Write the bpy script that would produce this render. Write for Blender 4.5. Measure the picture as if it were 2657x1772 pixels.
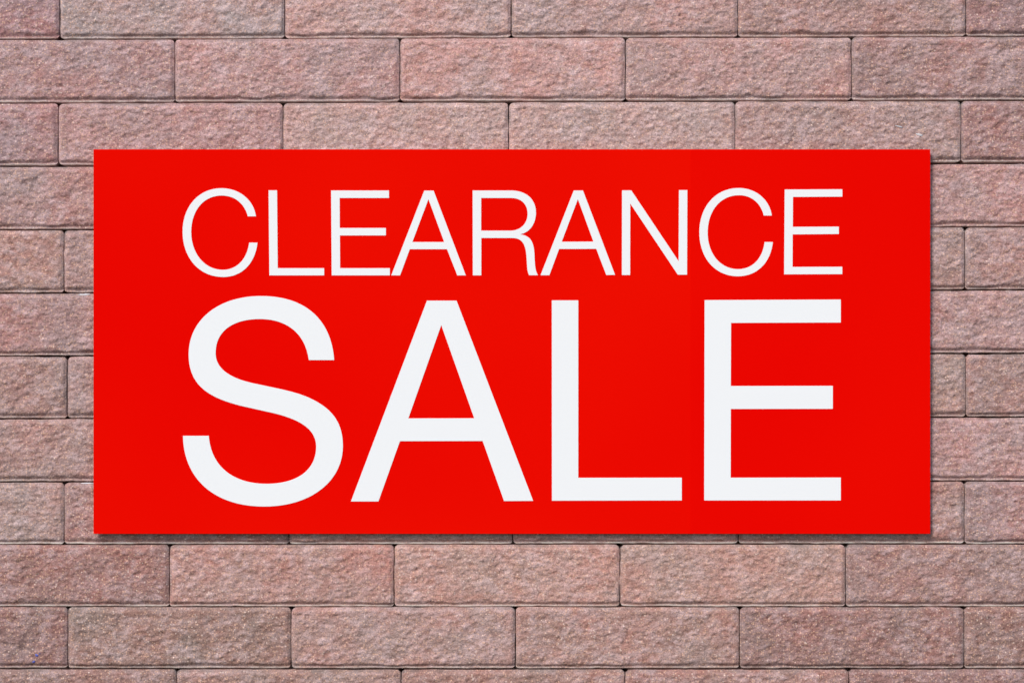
import bpy, math, random
import numpy as np
from mathutils import Vector
from mathutils.geometry import tessellate_polygon

R = math.radians
scene = bpy.context.scene
for o in list(bpy.data.objects):
    bpy.data.objects.remove(o, do_unlink=True)

# ------------------------------------------------------------------ scale
W, H = 2657.0, 1772.0          # survey units across / down the stretch of wall in view
S = 0.4 / 585.0                # metres per survey unit (a block is 0.4 m long)
VS = 0.9987                    # vertical survey scale
ZC = 1.35                      # height of the middle of the view above the pavement
LENS = 60.0
DIST = LENS / 36.0 * W * S     # camera to wall

# ------------------------------------------------------------------ camera
cam_data = bpy.data.cameras.new('camera')
cam = bpy.data.objects.new('camera', cam_data)
scene.collection.objects.link(cam)
cam.location = (0, -DIST, ZC)
cam.rotation_euler = (R(90), 0, 0)
cam_data.lens = LENS
cam_data.sensor_width = 36.0
cam_data.clip_end = 200
scene.camera = cam

# ------------------------------------------------------------------ sky, sun, exposure
TO_SUN = Vector((-0.70, -1.0, 1.15)).normalized()
elev = math.asin(TO_SUN.z)
world = bpy.data.worlds.new('World')
scene.world = world
world.use_nodes = True
wn = world.node_tree.nodes
sky = wn.new('ShaderNodeTexSky')
sky.sky_type = 'NISHITA'
sky.sun_disc = False
sky.sun_elevation = elev
sky.sun_rotation = math.atan2(TO_SUN.x, TO_SUN.y)
sky.dust_density = 2.0
sky.air_density = 1.0
sky.ozone_density = 1.0
bg = wn['Background']
bg.inputs['Strength'].default_value = 0.066
world.node_tree.links.new(sky.outputs[0], bg.inputs['Color'])

sun_data = bpy.data.lights.new('sun', 'SUN')
sun_data.energy = 1.5
sun_data.angle = R(18)
sun_data.color = (1.0, 0.95, 0.88)
sun = bpy.data.objects.new('sun', sun_data)
scene.collection.objects.link(sun)
sun.rotation_euler = (-TO_SUN).to_track_quat('-Z', 'Y').to_euler()
sun.location = TO_SUN * 6 + Vector((0, 0, ZC))

vs = scene.view_settings
vs.view_transform = 'Standard'
vs.look = 'None'
vs.gamma = 1.0
vs.use_curve_mapping = False
vs.exposure = 1.13
scene.render.engine = 'CYCLES'
scene.cycles.use_denoising = True
scene.cycles.denoiser = 'OPENIMAGEDENOISE'
scene.cycles.denoising_prefilter = 'ACCURATE'

# ------------------------------------------------------------------ helpers
rng = np.random.default_rng(7)
random.seed(7)
COL = scene.collection


def wx(px, y=0.0):
    """survey x to metres on the plane at depth y (y<0 is towards the viewer)"""
    return (px - W / 2) * S * (DIST + y) / DIST


def wz(py, y=0.0):
    return ZC + (H / 2 - py) * S * VS * (DIST + y) / DIST


def new_obj(name, mesh, mat, parent=None, loc=(0, 0, 0)):
    o = bpy.data.objects.new(name, mesh)
    COL.objects.link(o)
    o.location = loc
    if mat:
        mesh.materials.clear()
        mesh.materials.append(mat)
    if parent:
        o.parent = parent
    return o


def empty(name, loc, label, cat):
    o = bpy.data.objects.new(name, None)
    COL.objects.link(o)
    o.location = loc
    o.empty_display_size = 0.1
    o['label'] = label
    o['category'] = cat
    return o


def srgb(r, g, b):
    f = lambda c: (c / 255 / 12.92) if c / 255 <= 0.04045 else ((c / 255 + 0.055) / 1.055) ** 2.4
    return (f(r), f(g), f(b))


def mat_new(name):
    m = bpy.data.materials.new(name)
    m.use_nodes = True
    nt = m.node_tree
    return m, nt.nodes, nt.links, nt.nodes['Principled BSDF']


def mixc(nodes, links, fac, a, b, mode='MIX'):
    n = nodes.new('ShaderNodeMix')
    n.data_type = 'RGBA'
    n.blend_type = mode
    for sock, val in ((n.inputs[0], fac), (n.inputs[6], a), (n.inputs[7], b)):
        if hasattr(val, 'links'):
            links.new(val, sock)
        elif isinstance(val, (tuple, list)):
            sock.default_value = tuple(val) + ((1.0,) if len(val) == 3 else ())
        else:
            sock.default_value = val
    return n.outputs[2]


def maprange(nodes, links, val, a, b, c=0.0, d=1.0):
    n = nodes.new('ShaderNodeMapRange')
    links.new(val, n.inputs[0])
    for i, v in enumerate((a, b, c, d)):
        n.inputs[i + 1].default_value = v
    return n.outputs[0]


def noise(nodes, links, vec, scale, detail=2.0, rough=0.5):
    n = nodes.new('ShaderNodeTexNoise')
    n.inputs['Scale'].default_value = scale
    n.inputs['Detail'].default_value = detail
    n.inputs['Roughness'].default_value = rough
    links.new(vec, n.inputs['Vector'])
    return n.outputs['Fac']


def mathn(nodes, links, op, a, b):
    n = nodes.new('ShaderNodeMath')
    n.operation = op
    for i, v in enumerate((a, b)):
        if hasattr(v, 'links'):
            links.new(v, n.inputs[i])
        else:
            n.inputs[i].default_value = v
    return n.outputs[0]


# ------------------------------------------------------------------ materials
def brick_material():
    m, N, L, P = mat_new('split_face_concrete')
    tc = N.new('ShaderNodeTexCoord')
    oi = N.new('ShaderNodeObjectInfo')
    off = N.new('ShaderNodeVectorMath')
    off.operation = 'SCALE'
    off.inputs[0].default_value = (37.0, 11.0, 23.0)
    L.new(oi.outputs['Random'], off.inputs['Scale'])
    add = N.new('ShaderNodeVectorMath')
    add.operation = 'ADD'
    L.new(tc.outputs['Object'], add.inputs[0])
    L.new(off.outputs[0], add.inputs[1])
    v = add.outputs[0]

    base = oi.outputs['Color']
    # broad drift between a redder and a greyer mix inside one block
    grey = mixc(N, L, 1.0, base, (0.90, 1.02, 1.04), 'MULTIPLY')
    red = mixc(N, L, 1.0, base, (1.06, 0.95, 0.93), 'MULTIPLY')
    c = mixc(N, L, maprange(N, L, noise(N, L, v, 9.0, 3.0), 0.36, 0.64), red, grey)
    # mottling of the cement paste: darker, redder pockets ...
    st = N.new('ShaderNodeMapping')
    st.inputs['Scale'].default_value = (0.95, 1.3, 1.5)
    L.new(v, st.inputs['Vector'])
    vs2 = st.outputs[0]
    c = mixc(N, L, maprange(N, L, noise(N, L, vs2, 58.0, 4.0, 0.62), 0.42, 0.66, 0.0, 0.50), c,
             mixc(N, L, 1.0, c, (0.72, 0.52, 0.44), 'MULTIPLY'))
    # ... and a patchy pale tint, sky highlights painted in, a little denser on crests
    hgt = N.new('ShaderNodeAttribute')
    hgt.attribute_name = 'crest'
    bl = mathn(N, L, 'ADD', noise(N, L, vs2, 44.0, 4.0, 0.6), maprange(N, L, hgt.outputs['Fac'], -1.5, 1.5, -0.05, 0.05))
    sky_tint = mathn(N, L, 'MULTIPLY', maprange(N, L, bl, 0.44, 0.64, 0.0, 0.62),
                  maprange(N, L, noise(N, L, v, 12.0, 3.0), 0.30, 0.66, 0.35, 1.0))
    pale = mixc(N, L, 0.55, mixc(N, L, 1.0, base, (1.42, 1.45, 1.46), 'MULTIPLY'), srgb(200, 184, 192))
    c = mixc(N, L, sky_tint, c, pale)
    # aggregate: sand grains in tan, cream and dark
    vor = N.new('ShaderNodeTexVoronoi')
    vor.inputs['Scale'].default_value = 300.0
    vor.inputs['Randomness'].default_value = 1.0
    L.new(v, vor.inputs['Vector'])
    sep = N.new('ShaderNodeSeparateColor')
    L.new(vor.outputs['Color'], sep.inputs[0])
    near = maprange(N, L, vor.outputs['Distance'], 0.30, 0.52, 1.0, 0.0)
    tan = mathn(N, L, 'MULTIPLY', maprange(N, L, sep.outputs[0], 0.64, 0.76, 0.0, 0.66), near)
    cream = mathn(N, L, 'MULTIPLY', maprange(N, L, sep.outputs[1], 0.91, 0.95, 0.0, 0.55), near)
    dark = mathn(N, L, 'MULTIPLY', maprange(N, L, sep.outputs[2], 0.86, 0.92, 0.0, 0.42), near)
    c = mixc(N, L, tan, c, srgb(210, 170, 146))
    c = mixc(N, L, cream, c, srgb(224, 206, 198))
    c = mixc(N, L, dark, c, srgb(96, 72, 68))
    vor2 = N.new('ShaderNodeTexVoronoi')
    vor2.inputs['Scale'].default_value = 620.0
    L.new(v, vor2.inputs['Vector'])
    sep2 = N.new('ShaderNodeSeparateColor')
    L.new(vor2.outputs['Color'], sep2.inputs[0])
    fine = maprange(N, L, sep2.outputs[0], 0.0, 1.0, 0.72, 1.28)
    fc = N.new('ShaderNodeCombineColor')
    for i in range(3):
        L.new(fine, fc.inputs[i])
    c = mixc(N, L, 1.0, c, fc.outputs[0], 'MULTIPLY')
    # lime together with a painted highlight along the lower lip
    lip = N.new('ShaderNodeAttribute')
    lip.attribute_name = 'lime_highlight'
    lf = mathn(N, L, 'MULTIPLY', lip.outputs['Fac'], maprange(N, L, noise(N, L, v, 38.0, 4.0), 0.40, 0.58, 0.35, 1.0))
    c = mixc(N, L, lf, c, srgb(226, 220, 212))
    gr = N.new('ShaderNodeAttribute')  # darker grey along the top and side lips
    gr.attribute_name = 'edge_grey'
    gf = mathn(N, L, 'MULTIPLY', gr.outputs['Fac'], maprange(N, L, noise(N, L, v, 24.0, 4.0), 0.40, 0.64, 0.0, 0.55))
    c = mixc(N, L, gf, c, srgb(112, 106, 106))
    L.new(c, P.inputs['Base Color'])
    P.inputs['Roughness'].default_value = 0.88
    P.inputs['Specular IOR Level'].default_value = 0.25
    # fine relief of the sand
    b1 = N.new('ShaderNodeBump')
    b1.inputs['Strength'].default_value = 0.32
    b1.inputs['Distance'].default_value = 0.0016
    L.new(noise(N, L, v, 260.0, 3.0, 0.65), b1.inputs['Height'])
    b2 = N.new('ShaderNodeBump')
    b2.inputs['Strength'].default_value = 0.5
    b2.inputs['Distance'].default_value = 0.0008
    L.new(vor.outputs['Distance'], b2.inputs['Height'])
    b2.invert = True
    L.new(b1.outputs[0], b2.inputs['Normal'])
    L.new(b2.outputs[0], P.inputs['Normal'])
    return m


def plain(name, col, rough=0.6, spec=0.3):
    m, N, L, P = mat_new(name)
    tc = N.new('ShaderNodeTexCoord')
    nz = noise(N, L, tc.outputs['Object'], 60.0, 4.0)
    c = mixc(N, L, maprange(N, L, nz, 0.3, 0.7), tuple(x * 0.9 for x in col), tuple(min(1, x * 1.08) for x in col))
    L.new(c, P.inputs['Base Color'])
    P.inputs['Roughness'].default_value = rough
    P.inputs['Specular IOR Level'].default_value = spec
    return m


def film_material(name, col_a, col_b, spec, rough=0.5):
    """printed sheet: faint ink drift and a fine orange-peel surface"""
    m, N, L, P = mat_new(name)
    tc = N.new('ShaderNodeTexCoord')
    v = tc.outputs['Object']
    c = mixc(N, L, maprange(N, L, noise(N, L, v, 1.3, 2.0, 0.4), 0.32, 0.68), col_a, col_b)
    c = mixc(N, L, maprange(N, L, noise(N, L, v, 900.0, 2.0), 0.3, 0.7, 0.0, 0.025), c, (0.3, 0.0, 0.0) if col_a[1] < 0.2 else (0.6, 0.6, 0.62))
    L.new(c, P.inputs['Base Color'])
    P.inputs['Roughness'].default_value = rough
    P.inputs['Specular IOR Level'].default_value = spec
    b = N.new('ShaderNodeBump')
    b.inputs['Strength'].default_value = 0.03
    b.inputs['Distance'].default_value = 0.0006
    L.new(noise(N, L, v, 420.0, 2.0), b.inputs['Height'])
    L.new(b.outputs[0], P.inputs['Normal'])
    return m


M_BRICK = brick_material()
M_CORE = plain('dark_joint_backing', (0.03, 0.028, 0.027), 0.95, 0.1)
M_BOARD = plain('red_board_edge', (0.55, 0.006, 0.004), 0.5, 0.1)
M_RED_A = film_material('red_film', (0.735, 0.0016, 0.0004), (0.785, 0.0052, 0.0004), 0.0)
M_RED_B = film_material('red_film_second_roll', (0.73, 0.0012, 0.0004), (0.77, 0.0034, 0.0004), 0.0)
M_WHITE = film_material('white_film', (0.79, 0.825, 0.86), (0.81, 0.84, 0.87), 0.1)
M_BLUE = plain('blue_paint', srgb(84, 92, 165), 0.5)
M_LIME = plain('lime_smear', srgb(205, 205, 212), 0.9, 0.2)
M_STEEL = plain('steel', (0.45, 0.45, 0.46), 0.4, 0.5)

# ------------------------------------------------------------------ relief field for the split faces
STEP = 2.5


def field(nx, ny, lo, hi, ax=1.0, seed=0, shear=0.0):
    """band-limited random field; wavelengths lo..hi in survey units, ax stretches along x"""
    r = np.random.default_rng(seed)
    f = np.fft.rfft2(r.standard_normal((ny, nx)))
    fy = np.fft.fftfreq(ny, STEP)[:, None]
    fx = np.fft.rfftfreq(nx, STEP)[None, :]
    k = np.sqrt((fx * ax) ** 2 + (fy + shear * fx) ** 2) + 1e-9
    lam = 1.0 / k
    g = np.exp(-(np.log(lam / math.sqrt(lo * hi)) / (0.5 * math.log(hi / lo))) ** 2)
    out = np.fft.irfft2(f * g, (ny, nx))
    return out / out.std()


FX, FY = 2048, 1024
fa = field(FX, FY, 55, 130, 1.2, 1)
fb = field(FX, FY, 18, 40, 1.3, 2, 0.0)
fc_ = field(FX, FY, 15, 34, 1.45, 3, -0.12)
fd = field(FX, FY, 8, 16, 1.3, 4)
fe = field(FX, FY, 5.5, 10, 1.1, 5)
ridge = -np.abs(fb + 0.35 * fa) + 0.8          # crests with sharp valleys between scales
RELIEF = 0.75 * fa + 0.52 * ridge + 0.52 * fc_ + 0.33 * fd + 0.15 * fe
for _ in range(520):                            # scattered air holes in the concrete
    px_, py_ = rng.integers(0, FX), rng.integers(0, FY)
    sg = rng.uniform(0.7, 1.3)
    dep = rng.uniform(1.5, 4.0)
    for a_ in range(-3, 4):
        for b_ in range(-3, 4):
            RELIEF[(py_ + b_) % FY, (px_ + a_) % FX] -= dep * math.exp(-(a_ * a_ + b_ * b_) / (2 * sg * sg))
CREST = (1.0 * fc_ + 1.2 * ridge + 0.7 * fd) / 1.8


def sstep(a, b, x):
    t = np.clip((x - a) / (b - a), 0, 1)
    return t * t * (3 - 2 * t)


def smooth1(n, lam, seed):
    """1-D smooth noise"""
    r = np.random.default_rng(seed)
    k = max(2, int(n * STEP / lam) + 3)
    pts = r.standard_normal(k)
    x = np.linspace(0, k - 1.001, n)
    i = x.astype(int)
    t = x - i
    t = t * t * (3 - 2 * t)
    return pts[i] * (1 - t) + pts[np.minimum(i + 1, k - 1)] * t


DEPTH = 100.0
surf_lookup = {}


def make_brick(xl, xr, ytl, ytr, ybl, ybr, seed, step=STEP, lime_highlight=0.3):
    """one split-face block; outline given on the plane of its rim, returned around its own centre"""
    r = np.random.default_rng(seed)
    w = xr - xl
    h = 0.5 * ((ybl - ytl) + (ybr - ytr))
    nu = max(8, int(round(w / step)))
    nv = max(6, int(round(h / step)))
    cx, cy = 0.5 * (xl + xr), 0.25 * (ytl + ytr + ybl + ybr)
    # grid lines, tighter at the rim
    def lines(n, length):
        t = np.linspace(0, 1, n + 1)
        d = np.minimum(t, 1 - t) * length
        q = t * length
        e = np.array([0.0, 1.2, 2.6, 4.2])
        q = np.concatenate([e, np.linspace(6.0, length - 6.0, n - 5), length - e[::-1]])
        return q
    U = lines(nu, w)
    V = lines(nv, h)
    NU, NV = len(U), len(V)
    uu, vv = np.meshgrid(U, V)
    rad = 4.5 + 2.0 * r.random()
    # rounded corners: pull the ends of the outermost lines in
    dv = np.minimum(V, h - V)
    ins = np.where(dv < rad, rad - np.sqrt(np.maximum(0, rad ** 2 - (rad - dv) ** 2)), 0.0)
    du = np.minimum(U, w - U)
    insv = np.where(du < rad, rad - np.sqrt(np.maximum(0, rad ** 2 - (rad - du) ** 2)), 0.0)
    ins_m = ins[:, None] * 0.75
    insv_m = insv[None, :] * 0.75
    x = ins_m + (w - 2 * ins_m) * uu / w
    yy = insv_m + (h - 2 * insv_m) * vv / h
    # ragged outline
    wob = lambda n, s, a: a * (0.7 * smooth1(n, 46, s) + 0.5 * smooth1(n, 15, s + 1))
    fade_t = np.clip(1 - vv / 14.0, 0, 1)
    fade_b = np.clip(1 - (h - vv) / 14.0, 0, 1)
    yy = yy + fade_t * wob(NU, seed * 9 + 1, 0.55)[None, :] + fade_b * wob(NU, seed * 9 + 3, 0.55)[None, :]
    fade_l = np.clip(1 - uu / 14.0, 0, 1)
    fade_r = np.clip(1 - (w - uu) / 14.0, 0, 1)
    x = x + (fade_l * wob(NV, seed * 9 + 5, 0.5)[:, None] + fade_r * wob(NV, seed * 9 + 7, 0.5)[:, None])
    # relief
    oy = int(r.integers(0, FY)); ox = int(r.integers(0, FX))
    iu = (np.round(uu / STEP).astype(int) + ox) % FX
    iv = (np.round(vv / STEP).astype(int) + oy) % FY
    rel = RELIEF[iv, iu]
    crest = CREST[iv, iu]
    dl, dr, dt, db = uu, w - uu, vv, h - vv
    wb = 12.0 + 2.5 * smooth1(NU, 60, seed * 9 + 11)[None, :]
    wt = 9.0 + 2.5 * smooth1(NU, 50, seed * 9 + 13)[None, :]
    ws = 9.0 + 2.5 * smooth1(NV, 40, seed * 9 + 15)[:, None]
    fbm = sstep(3.6, 3.6 + wb, db)
    ftm = sstep(2.5, 2.5 + wt, dt)
    fsm = sstep(2.0, 2.0 + ws, dl) * sstep(2.0, 2.0 + ws, dr)
    body = 6.5 * fbm * (0.45 + 0.55 * ftm) * (0.55 + 0.45 * fsm)
    amp = (0.12 + 0.88 * sstep(4, 20, db)) * (0.15 + 0.85 * sstep(3, 18, dt)) * (0.2 + 0.8 * sstep(2, 16, np.minimum(dl, dr)))
    dedge = np.minimum(np.minimum(dl, dr), np.minimum(dt, db))
    edge = -1.1 * (1 - sstep(0.0, 2.4, dedge)) + 1.3 * (1 - sstep(0.0, 3.6, np.abs(db - 2.6)))
    tilt = (uu / w - 0.5) * r.normal(0, 1.0) + (vv / h - 0.5) * r.normal(0, 0.6)
    push = r.normal(0, 0.9)
    z = body + amp * rel + edge + tilt + push        # towards the viewer
    # outline follows the bed joints (slightly out of level)
    tx = np.clip(x / w, 0, 1)
    top = ytl + (ytr - ytl) * tx
    bot = ybl + (ybr - ybl) * tx
    py = top + (bot - top) * (yy / h)
    X = (xl + x - cx) * S
    Z = -(py - cy) * S * VS
    Y = -z * S
    verts = np.stack([X, Y, Z], -1).reshape(-1, 3)
    idx = np.arange(NU * NV).reshape(NV, NU)
    q = np.stack([idx[:-1, :-1], idx[1:, :-1], idx[1:, 1:], idx[:-1, 1:]], -1).reshape(-1, 4)
    loop = np.concatenate([idx[0, :-1], idx[:-1, -1], idx[-1, :0:-1], idx[:0:-1, 0]])
    back = verts[loop].copy()
    back[:, 1] = DEPTH * S
    nb = len(verts)
    bi = nb + np.arange(len(loop))
    sk = np.stack([loop, np.roll(loop, -1), np.roll(bi, -1), bi], -1)
    verts = np.concatenate([verts, back])
    quads = np.concatenate([q, sk])
    me = bpy.data.meshes.new('brick')
    me.vertices.add(len(verts))
    me.vertices.foreach_set('co', verts.astype(np.float32).ravel())
    nl = quads.size + len(bi)
    me.loops.add(nl)
    me.loops.foreach_set('vertex_index', np.concatenate([quads.ravel(), bi[::-1]]).astype(np.int32))
    me.polygons.add(len(quads) + 1)
    me.polygons.foreach_set('loop_start', np.append(np.arange(0, quads.size, 4), quads.size).astype(np.int32))
    me.polygons.foreach_set('use_smooth', np.append(np.ones(len(quads), bool), False))
    me.update(calc_edges=True)
    pad = np.zeros(len(loop))
    def attr(nm, a):
        at = me.attributes.new(nm, 'FLOAT', 'POINT')
        at.data.foreach_set('value', np.concatenate([a.ravel(), pad]).astype(np.float32))
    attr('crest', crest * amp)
    attr('lime_highlight', lime_highlight * (1 - sstep(3.0, 5.5, db)) * np.ones_like(uu))
    attr('edge_grey', (1 - sstep(3.0, 11.0, dt)) * np.ones_like(uu) * 0.9
         + 0.8 * (1 - sstep(2.0, 8.0, np.minimum(dl, dr))))
    return me, (cx, cy), (xl + x, py, z)


# ------------------------------------------------------------------ the wall
# bed joints: height at the left and right end of the view, and joint thickness
beds = [(-223, -229, 4), (-60, -67, 4), (103, 95, 3.2), (268, 261, 4.6), (432, 423.4, 5.2), (597, 588.5, 4.2),
        (761.3, 752.5, 4.2), (924.5, 917.5, 4.2), (1087, 1083, 4.2), (1251, 1248.6, 3.8), (1413, 1412, 3.6),
        (1575, 1574.7, 3.2), (1736, 1736, 5.0), (1898, 1898, 4.2), (2060, 2060, 4.2)]
heads = [
    [-130, 455, 1040, 1624, 2210, 2795],
    [-432, 156, 739, 1326.4, 1914.3, 2505.8, 3093],
    [-131, 454.4, 1038, 1622.7, 2209, 2795],
    [-433, 152.4, 735, 1320, 1906.7, 2492.4, 3079],
    [-136, 449, 1034, 1619, 2204, 2790],
    [-418, 167.3, 752, 1337, 1922, 2503, 3089],
    [-143, 442, 1027, 1614, 2203, 2789],
    [-411, 175, 759, 1342, 1924, 2505.4, 3091],
    [-140, 445, 1029, 1613, 2199, 2785],
    [-417, 167.3, 750.3, 1330.2, 1915.5, 2501.6, 3087],
    [-143, 440.2, 1022.8, 1608.9, 2193.8, 2779],
    [-405, 177, 755.7, 1337, 1918.5, 2500.8, 3086],
    [-125, 459.4, 1041.2, 1621.5, 2202.6, 2787],
    [-412, 172, 752, 1335, 1917, 2500, 3085],
]
# block tones by eye, left to right, with darkening towards the corners (vignette) painted in
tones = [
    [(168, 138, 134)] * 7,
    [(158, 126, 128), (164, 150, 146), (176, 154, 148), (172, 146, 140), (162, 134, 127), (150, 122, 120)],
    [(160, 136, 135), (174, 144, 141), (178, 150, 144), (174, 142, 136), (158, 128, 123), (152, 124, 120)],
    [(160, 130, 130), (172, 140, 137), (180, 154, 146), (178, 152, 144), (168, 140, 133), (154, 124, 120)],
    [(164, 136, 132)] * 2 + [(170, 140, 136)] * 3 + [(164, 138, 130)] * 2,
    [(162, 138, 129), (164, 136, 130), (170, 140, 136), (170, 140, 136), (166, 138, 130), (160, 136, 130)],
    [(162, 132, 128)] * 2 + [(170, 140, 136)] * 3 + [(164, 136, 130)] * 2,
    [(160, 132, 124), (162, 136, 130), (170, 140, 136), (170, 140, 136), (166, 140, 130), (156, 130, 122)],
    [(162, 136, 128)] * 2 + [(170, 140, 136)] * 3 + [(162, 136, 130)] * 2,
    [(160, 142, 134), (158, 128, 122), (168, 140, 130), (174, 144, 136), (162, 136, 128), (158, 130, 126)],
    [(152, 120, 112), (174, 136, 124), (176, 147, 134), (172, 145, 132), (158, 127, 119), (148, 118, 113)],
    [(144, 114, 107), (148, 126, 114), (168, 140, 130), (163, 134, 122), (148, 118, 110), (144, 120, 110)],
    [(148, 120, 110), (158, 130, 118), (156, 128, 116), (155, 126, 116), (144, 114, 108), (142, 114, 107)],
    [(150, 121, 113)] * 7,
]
lime_highlights = [.3, .35, .45, .45, .35, .3, .35, .3, .3, .95, .7, .45, .3, .3]  # lip under the sign made paler to offset the shadow there

SIGN = (242.7, 387.4, 2413.5, 1384.9)     # left, top, right, bottom
wall = empty('brick_wall', (0, 0, wz(2060)), 'pinkish split-face concrete brick wall laid dry in running bond behind the red sign', 'wall')
wall['kind'] = 'thing'
wz0 = wall.location.z
lin = lambda a, b, x: a + (b - a) * x / W
ALB = 0.955
n = 0
bricks = {}
for ri in range(len(heads)):
    ta, tb, tg = beds[ri]
    ba, bb, bgp = beds[ri + 1]
    hs = heads[ri]
    for ci in range(len(hs) - 1):
        n += 1
        gl = 0.9 + 0.4 * random.random()
        gr_ = 0.9 + 0.4 * random.random()
        xl, xr = hs[ci] + gl, hs[ci + 1] - gr_
        j = lambda: random.uniform(-0.5, 0.5)
        ytl, ytr = lin(ta, tb, xl) + tg * 0.42 + j(), lin(ta, tb, xr) + tg * 0.42 + j()
        ybl, ybr = lin(ba, bb, xl) - bgp * 0.42 + j(), lin(ba, bb, xr) - bgp * 0.42 + j()
        hidden = xl > SIGN[0] + 20 and xr < SIGN[2] - 20 and ytl > SIGN[1] + 20 and ybl < SIGN[3] - 30
        outside = xr < -5 or xl > W + 5 or ybl < -5 or ytl > H + 5
        st = 30.0 if hidden else (7.0 if outside else STEP)
        me, c, surf = make_brick(xl, xr, ytl, ytr, ybl, ybr, 100 + n, st, lime_highlights[ri])
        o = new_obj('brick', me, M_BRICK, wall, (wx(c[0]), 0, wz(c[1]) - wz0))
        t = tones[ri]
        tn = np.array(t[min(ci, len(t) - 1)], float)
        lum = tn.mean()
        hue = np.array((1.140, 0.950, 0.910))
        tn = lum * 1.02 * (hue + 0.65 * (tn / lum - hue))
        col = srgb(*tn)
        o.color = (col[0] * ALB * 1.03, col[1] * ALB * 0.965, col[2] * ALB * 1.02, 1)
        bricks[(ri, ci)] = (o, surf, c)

# dark backing seen through the open joints
def box(name, x0, x1, y0, y1, z0, z1, mat, parent, org):
    v = [(x, y, z) for x in (x0, x1) for y in (y0, y1) for z in (z0, z1)]
    v = [tuple(a - b for a, b in zip(p, org)) for p in v]
    f = [(0, 1, 3, 2), (4, 6, 7, 5), (0, 4, 5, 1), (2, 3, 7, 6), (0, 2, 6, 4), (1, 5, 7, 3)]
    me = bpy.data.meshes.new(name)
    me.from_pydata(v, [], f)
    return new_obj(name, me, mat, parent)

box('wall_core', wx(-300), wx(2760), DEPTH * S + 0.001, DEPTH * S + 0.08, wz(2055), wz(-222), M_CORE, wall, tuple(wall.location))


# ------------------------------------------------------------------ specks and smears on single blocks
def surface_at(key, px, py):
    o, (gx, gy, gz), c = bricks[key]
    k = np.argmin((gx - px) ** 2 + (gy - py) ** 2)
    return gz.ravel()[k]


def blob(key, name, px, py, rx, ry, ang, mat, seed, nseg=11):
    """thin splash of paint lying on the relief of one block"""
    r = np.random.default_rng(seed)
    o, surf, c = bricks[key]
    ca, sa = math.cos(ang), math.sin(ang)
    vs_, fs = [], []
    def put(x, y, lift):
        z = surface_at(key, x, y) + lift
        vs_.append(((x - c[0]) * S, -z * S, -(y - c[1]) * S))
    put(px, py, 1.0)
    rings = [(0.55, 0.95), (1.0, 0.15), (1.02, -1.0)]
    rad = 0.65 + 0.6 * r.random(nseg)
    for fr, lift in rings:
        for i in range(nseg):
            a = 2 * math.pi * i / nseg
            x, y = math.cos(a) * rx * rad[i] * fr, math.sin(a) * ry * rad[i] * fr
            put(px + x * ca - y * sa, py + x * sa + y * ca, lift)
    for i in range(nseg):
        k = (i + 1) % nseg
        fs.append((0, 1 + k, 1 + i))
        for q in range(len(rings) - 1):
            a0, b0 = 1 + q * nseg, 1 + (q + 1) * nseg
            fs.append((a0 + i, a0 + k, b0 + k, b0 + i))
    me = bpy.data.meshes.new(name)
    me.from_pydata(vs_, [], fs)
    for p in me.polygons:
        p.use_smooth = True
    s = new_obj(name, me, mat, o)
    return s

blob((11, 0), 'paint_speck', 97, 1699, 4.6, 4.2, 0.3, M_BLUE, 1)
blob((11, 0), 'paint_speck', 89.5, 1716, 4.4, 3.6, 0.0, M_BLUE, 2)
blob((11, 0), 'paint_speck', 105, 1694, 2.2, 1.8, 0.0, M_BLUE, 3)
blob((3, 4), 'lime_smear', 2383, 350.5, 9.0, 3.0, 0.35, M_LIME, 4)
blob((3, 4), 'lime_smear', 2330, 329, 11.0, 2.2, 0.3, M_LIME, 5)
blob((6, 0), 'lime_smear', 220, 764.5, 20.0, 2.2, 0.0, M_LIME, 6, 17)
blob((9, 1), 'lime_smear', 226, 1254.0, 16.0, 1.8, 0.0, M_LIME, 7, 17)

# ------------------------------------------------------------------ the sign
Y_BACK = -16.0 * S
Y_FRONT = -21.5 * S
Y_FILM = Y_FRONT - 0.00025
Y_FILM2 = Y_FRONT - 0.00040
Y_LET = Y_FRONT - 0.00065
sign_org = (wx((SIGN[0] + SIGN[2]) / 2, Y_FRONT), 0.0, wz(SIGN[3], Y_FRONT))
sign = empty('sale_sign', sign_org, 'flat red CLEARANCE SALE sign with white lettering fixed to the brick wall', 'sign')
xs = lambda p: wx(p, Y_FRONT)
zs = lambda p: wz(p, Y_FRONT)
box('board', xs(SIGN[0] + .4), xs(SIGN[2] - .4), Y_FRONT, Y_BACK, zs(SIGN[3] - .4), zs(SIGN[1] + .4), M_BOARD, sign, sign_org)
SEAM = 1791.0
f1 = box('film_sheet', xs(SIGN[0]), xs(SEAM + 4), Y_FILM, Y_FRONT + 0.0001, zs(SIGN[3]), zs(SIGN[1]), M_RED_A, sign, sign_org)
f2 = box('film_sheet', xs(SEAM), xs(SIGN[2]), Y_FILM2, Y_FRONT + 0.0001, zs(SIGN[3] - .05), zs(SIGN[1] + .05), M_RED_B, sign, sign_org)
f1['label'] = 'wide red sheet left of the faint vertical seam'
f2['label'] = 'narrower pure red sheet right of the faint vertical seam'
for px in (420, 2236):
    for py in (500, 1270):
        k = 18
        ring = [(math.cos(2 * math.pi * i / k) * 0.008, math.sin(2 * math.pi * i / k) * 0.008) for i in range(k)]
        base = (xs(px) - sign_org[0], zs(py) - sign_org[2])
        v = [(base[0] + a, Y_BACK, base[1] + b) for a, b in ring] + [(base[0] + a, -4 * S, base[1] + b) for a, b in ring]
        f = [(i, (i + 1) % k, k + (i + 1) % k, k + i) for i in range(k)]
        me = bpy.data.meshes.new('spacer')
        me.from_pydata(v, [], f)
        new_obj('spacer', me, M_STEEL, sign)


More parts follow.
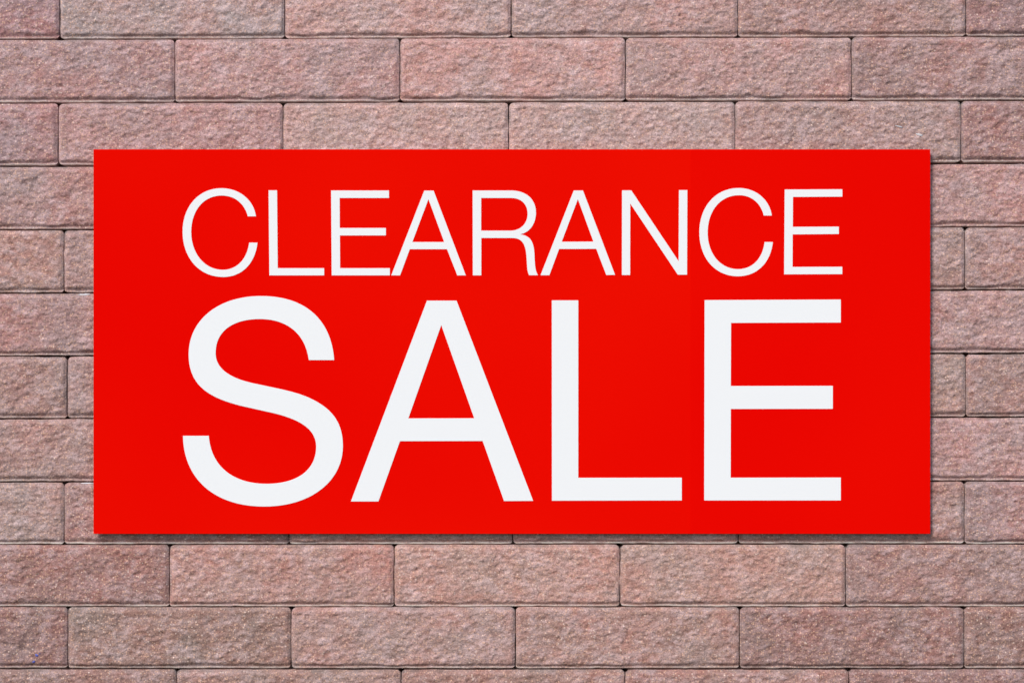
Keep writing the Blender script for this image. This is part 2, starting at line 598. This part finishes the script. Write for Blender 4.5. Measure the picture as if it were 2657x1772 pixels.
# --- letters: outlines as ('L', x, y) / ('C', c1x, c1y, c2x, c2y, x, y) in local units
def outline(cmds, x0, y0, f, seg=22):
    pts = []
    cur = None
    for c in cmds:
        if len(c) == 2:
            pts.append(c)
            cur = c
        else:
            a = np.array(cur); b = np.array(c[0:2]); d = np.array(c[2:4]); e = np.array(c[4:6])
            for i in range(1, seg + 1):
                t = i / seg
                p = (1 - t) ** 3 * a + 3 * (1 - t) ** 2 * t * b + 3 * (1 - t) * t * t * d + t ** 3 * e
                pts.append(tuple(p))
            cur = c[4:6]
    out = [(x0 + p[0] * f, y0 + p[1] * f) for p in pts]
    if abs(out[0][0] - out[-1][0]) + abs(out[0][1] - out[-1][1]) < 1e-6:
        out.pop()
    return out


def letter(loops, label):
    cx = 0.5 * (min(p[0] for p in loops[0]) + max(p[0] for p in loops[0]))
    cy = max(p[1] for p in loops[0])
    ox, oz = xs(cx), zs(cy)
    L3 = [[Vector((xs(p[0]) - ox, 0, zs(p[1]) - oz)) for p in lp] for lp in loops]
    tris = tessellate_polygon([[Vector((p.x, p.z, 0)) for p in lp] for lp in L3])
    flat = [p for lp in L3 for p in lp]
    yf, yb = Y_LET, Y_FRONT
    v = [(p.x, yf, p.z) for p in flat] + [(p.x, yb, p.z) for p in flat]
    m = len(flat)
    f = []
    for t in tris:
        a, b, c = (flat[i] for i in t)
        cr = (b.x - a.x) * (c.z - a.z) - (b.z - a.z) * (c.x - a.x)
        f.append(tuple(t) if cr > 0 else tuple(reversed(t)))
    st = 0
    for lp in L3:
        k = len(lp)
        for i in range(k):
            q = (i + 1) % k
            f.append((st + i, st + q, m + st + q, m + st + i))
        st += k
    me = bpy.data.meshes.new('letter')
    me.from_pydata(v, [], f)
    o = new_obj('letter', me, M_WHITE, sign, (ox - sign_org[0], 0, oz - sign_org[2]))
    o['label'] = label
    return o


F = 400 / 2351
C1 = [(1200, 537), (1170, 300, 960, 108, 675, 108), (330, 108, 82, 385, 82, 770), (82, 1170, 335, 1462, 700, 1462),
      (985, 1462, 1190, 1255, 1224, 938), (1097, 938), (1065, 1195, 905, 1352, 697, 1352), (410, 1352, 213, 1095, 213, 775),
      (213, 450, 400, 220, 680, 220), (870, 220, 1025, 335, 1076, 537)]
C2 = [(1190, 525), (1160, 295, 960, 105, 685, 105), (335, 105, 85, 388, 85, 780), (85, 1172, 325, 1451, 675, 1451),
      (965, 1451, 1175, 1240, 1206, 928), (1080, 928), (1050, 1185, 890, 1342, 677, 1342), (400, 1342, 212, 1100, 212, 785),
      (212, 455, 405, 215, 690, 215), (870, 215, 1020, 325, 1067, 525)]
letter([outline(C1, 460, 470, F)], 'thin white capital C starting the upper word')
letter([outline([(1393, 140), (1522, 140), (1532, 1327), (2240, 1327), (2240, 1437), (1405, 1437)], 460, 470, F)], 'thin white capital L of the upper word')
letter([outline([(113, 143), (995, 143), (995, 257), (243, 257), (245, 714), (948, 714), (948, 828), (247, 828),
                 (250, 1327), (1008, 1327), (1008, 1437), (122, 1437)], 840, 470, F)], 'thin white capital E, third letter of the upper word')
letter([outline([(1030, 1437), (1533, 145), (1675, 145), (2167, 1437), (2037, 1437), (1880, 1038), (1312, 1038), (1165, 1437)], 840, 470, F),
        outline([(1597, 275), (1837, 928), (1352, 928)], 840, 470, F)], 'thin white capital A between E and R in the upper word')
letter([outline([(155, 143), (740, 143), (965, 143, 1120, 270, 1120, 480), (1120, 650, 1025, 785, 875, 812),
                 (1030, 830, 1085, 910, 1097, 1110), (1103, 1270, 1108, 1370, 1152, 1435), (1018, 1435), (985, 1390, 985, 1280, 978, 1180),
                 (968, 990, 930, 867, 760, 867), (287, 867), (287, 1437), (158, 1437)], 1200, 470, F),
        outline([(285, 257), (740, 257), (895, 257, 993, 350, 993, 500), (993, 650, 880, 755, 735, 755), (285, 755)], 1200, 470, F)],
       'thin white capital R in the middle of the upper word')
letter([outline([(1190, 1435), (1697, 143), (1837, 143), (2327, 1430), (2193, 1432), (2040, 1033), (1473, 1035), (1325, 1435)], 1200, 470, F),
        outline([(1760, 275), (1997, 922), (1513, 925)], 1200, 470, F)], 'thin white capital A between R and N in the upper word')
letter([outline([(317, 141), (458, 141), (1180, 1222), (1185, 137), (1313, 137), (1308, 1427), (1168, 1427), (443, 342),
                 (440, 1432), (315, 1432)], 1560, 470, F)], 'thin white capital N of the upper word')
letter([outline(C2, 1800, 470, F)], 'thin white capital C between N and E in the upper word')
letter([outline([(1387, 128), (2265, 124), (2265, 237), (1513, 241), (1510, 697), (2212, 694), (2212, 806), (1508, 812),
                 (1506, 1308), (2264, 1306), (2264, 1418), (1378, 1421)], 1800, 470, F)], 'thin white capital E ending the upper word')

G = 450 / 2351
k = 280 / G
SS = [(2127, 936), (2090, 390, 1740, 68, 1135, 68), (560, 68, 155, 390, 155, 860), (155, 1290, 440, 1450, 880, 1560), (1240, 1640),
      (1680, 1735, 1883, 1880, 1883, 2110), (1883, 2430, 1620, 1150 + k, 1210, 1150 + k), (740, 1150 + k, 455, 2360, 428, 500 + k),
      (78, 500 + k), (85, 1080 + k, 500, 1458 + k, 1180, 1458 + k), (1810, 1458 + k, 2245, 1115 + k, 2245, 640 + k),
      (2245, 330 + k, 2110, 140 + k, 1820, k), (1660, 1385, 1480, 1345, 1250, 1297), (1030, 1250), (690, 1175, 520, 1040, 520, 840),
      (520, 555, 740, 380, 1120, 380), (1500, 380, 1740, 590, 1783, 936)]
letter([outline(SS, 460, 755, G, 30)], 'large bold white capital S of the lower word')
letter([[(910.6, 1300.8), (1107.8, 780.1), (1184.6, 780.1), (1383.4, 1299.4), (1307.9, 1299.8), (1252.4, 1144.1), (1037.8, 1144.5), (981.9, 1300.8)],
        [(1145, 843.3), (1230.5, 1085.0), (1059.5, 1085.4)]], 'large bold white capital A of the lower word')
Q = 800 / 2240
letter([outline([(89, 68), (281, 68), (281, 1357), (1033, 1356), (1033, 1521), (90, 1523)], 1400, 755, Q)], 'large bold white capital L of the lower word')
letter([outline([(1199, 66), (2188, 62), (2188, 229), (1391, 232), (1389, 690), (2130, 689), (2130, 856), (1389, 857),
                 (1388, 1356), (2188, 1355), (2188, 1521), (1196, 1521)], 1400, 755, Q)], 'large bold white capital E of the lower word')
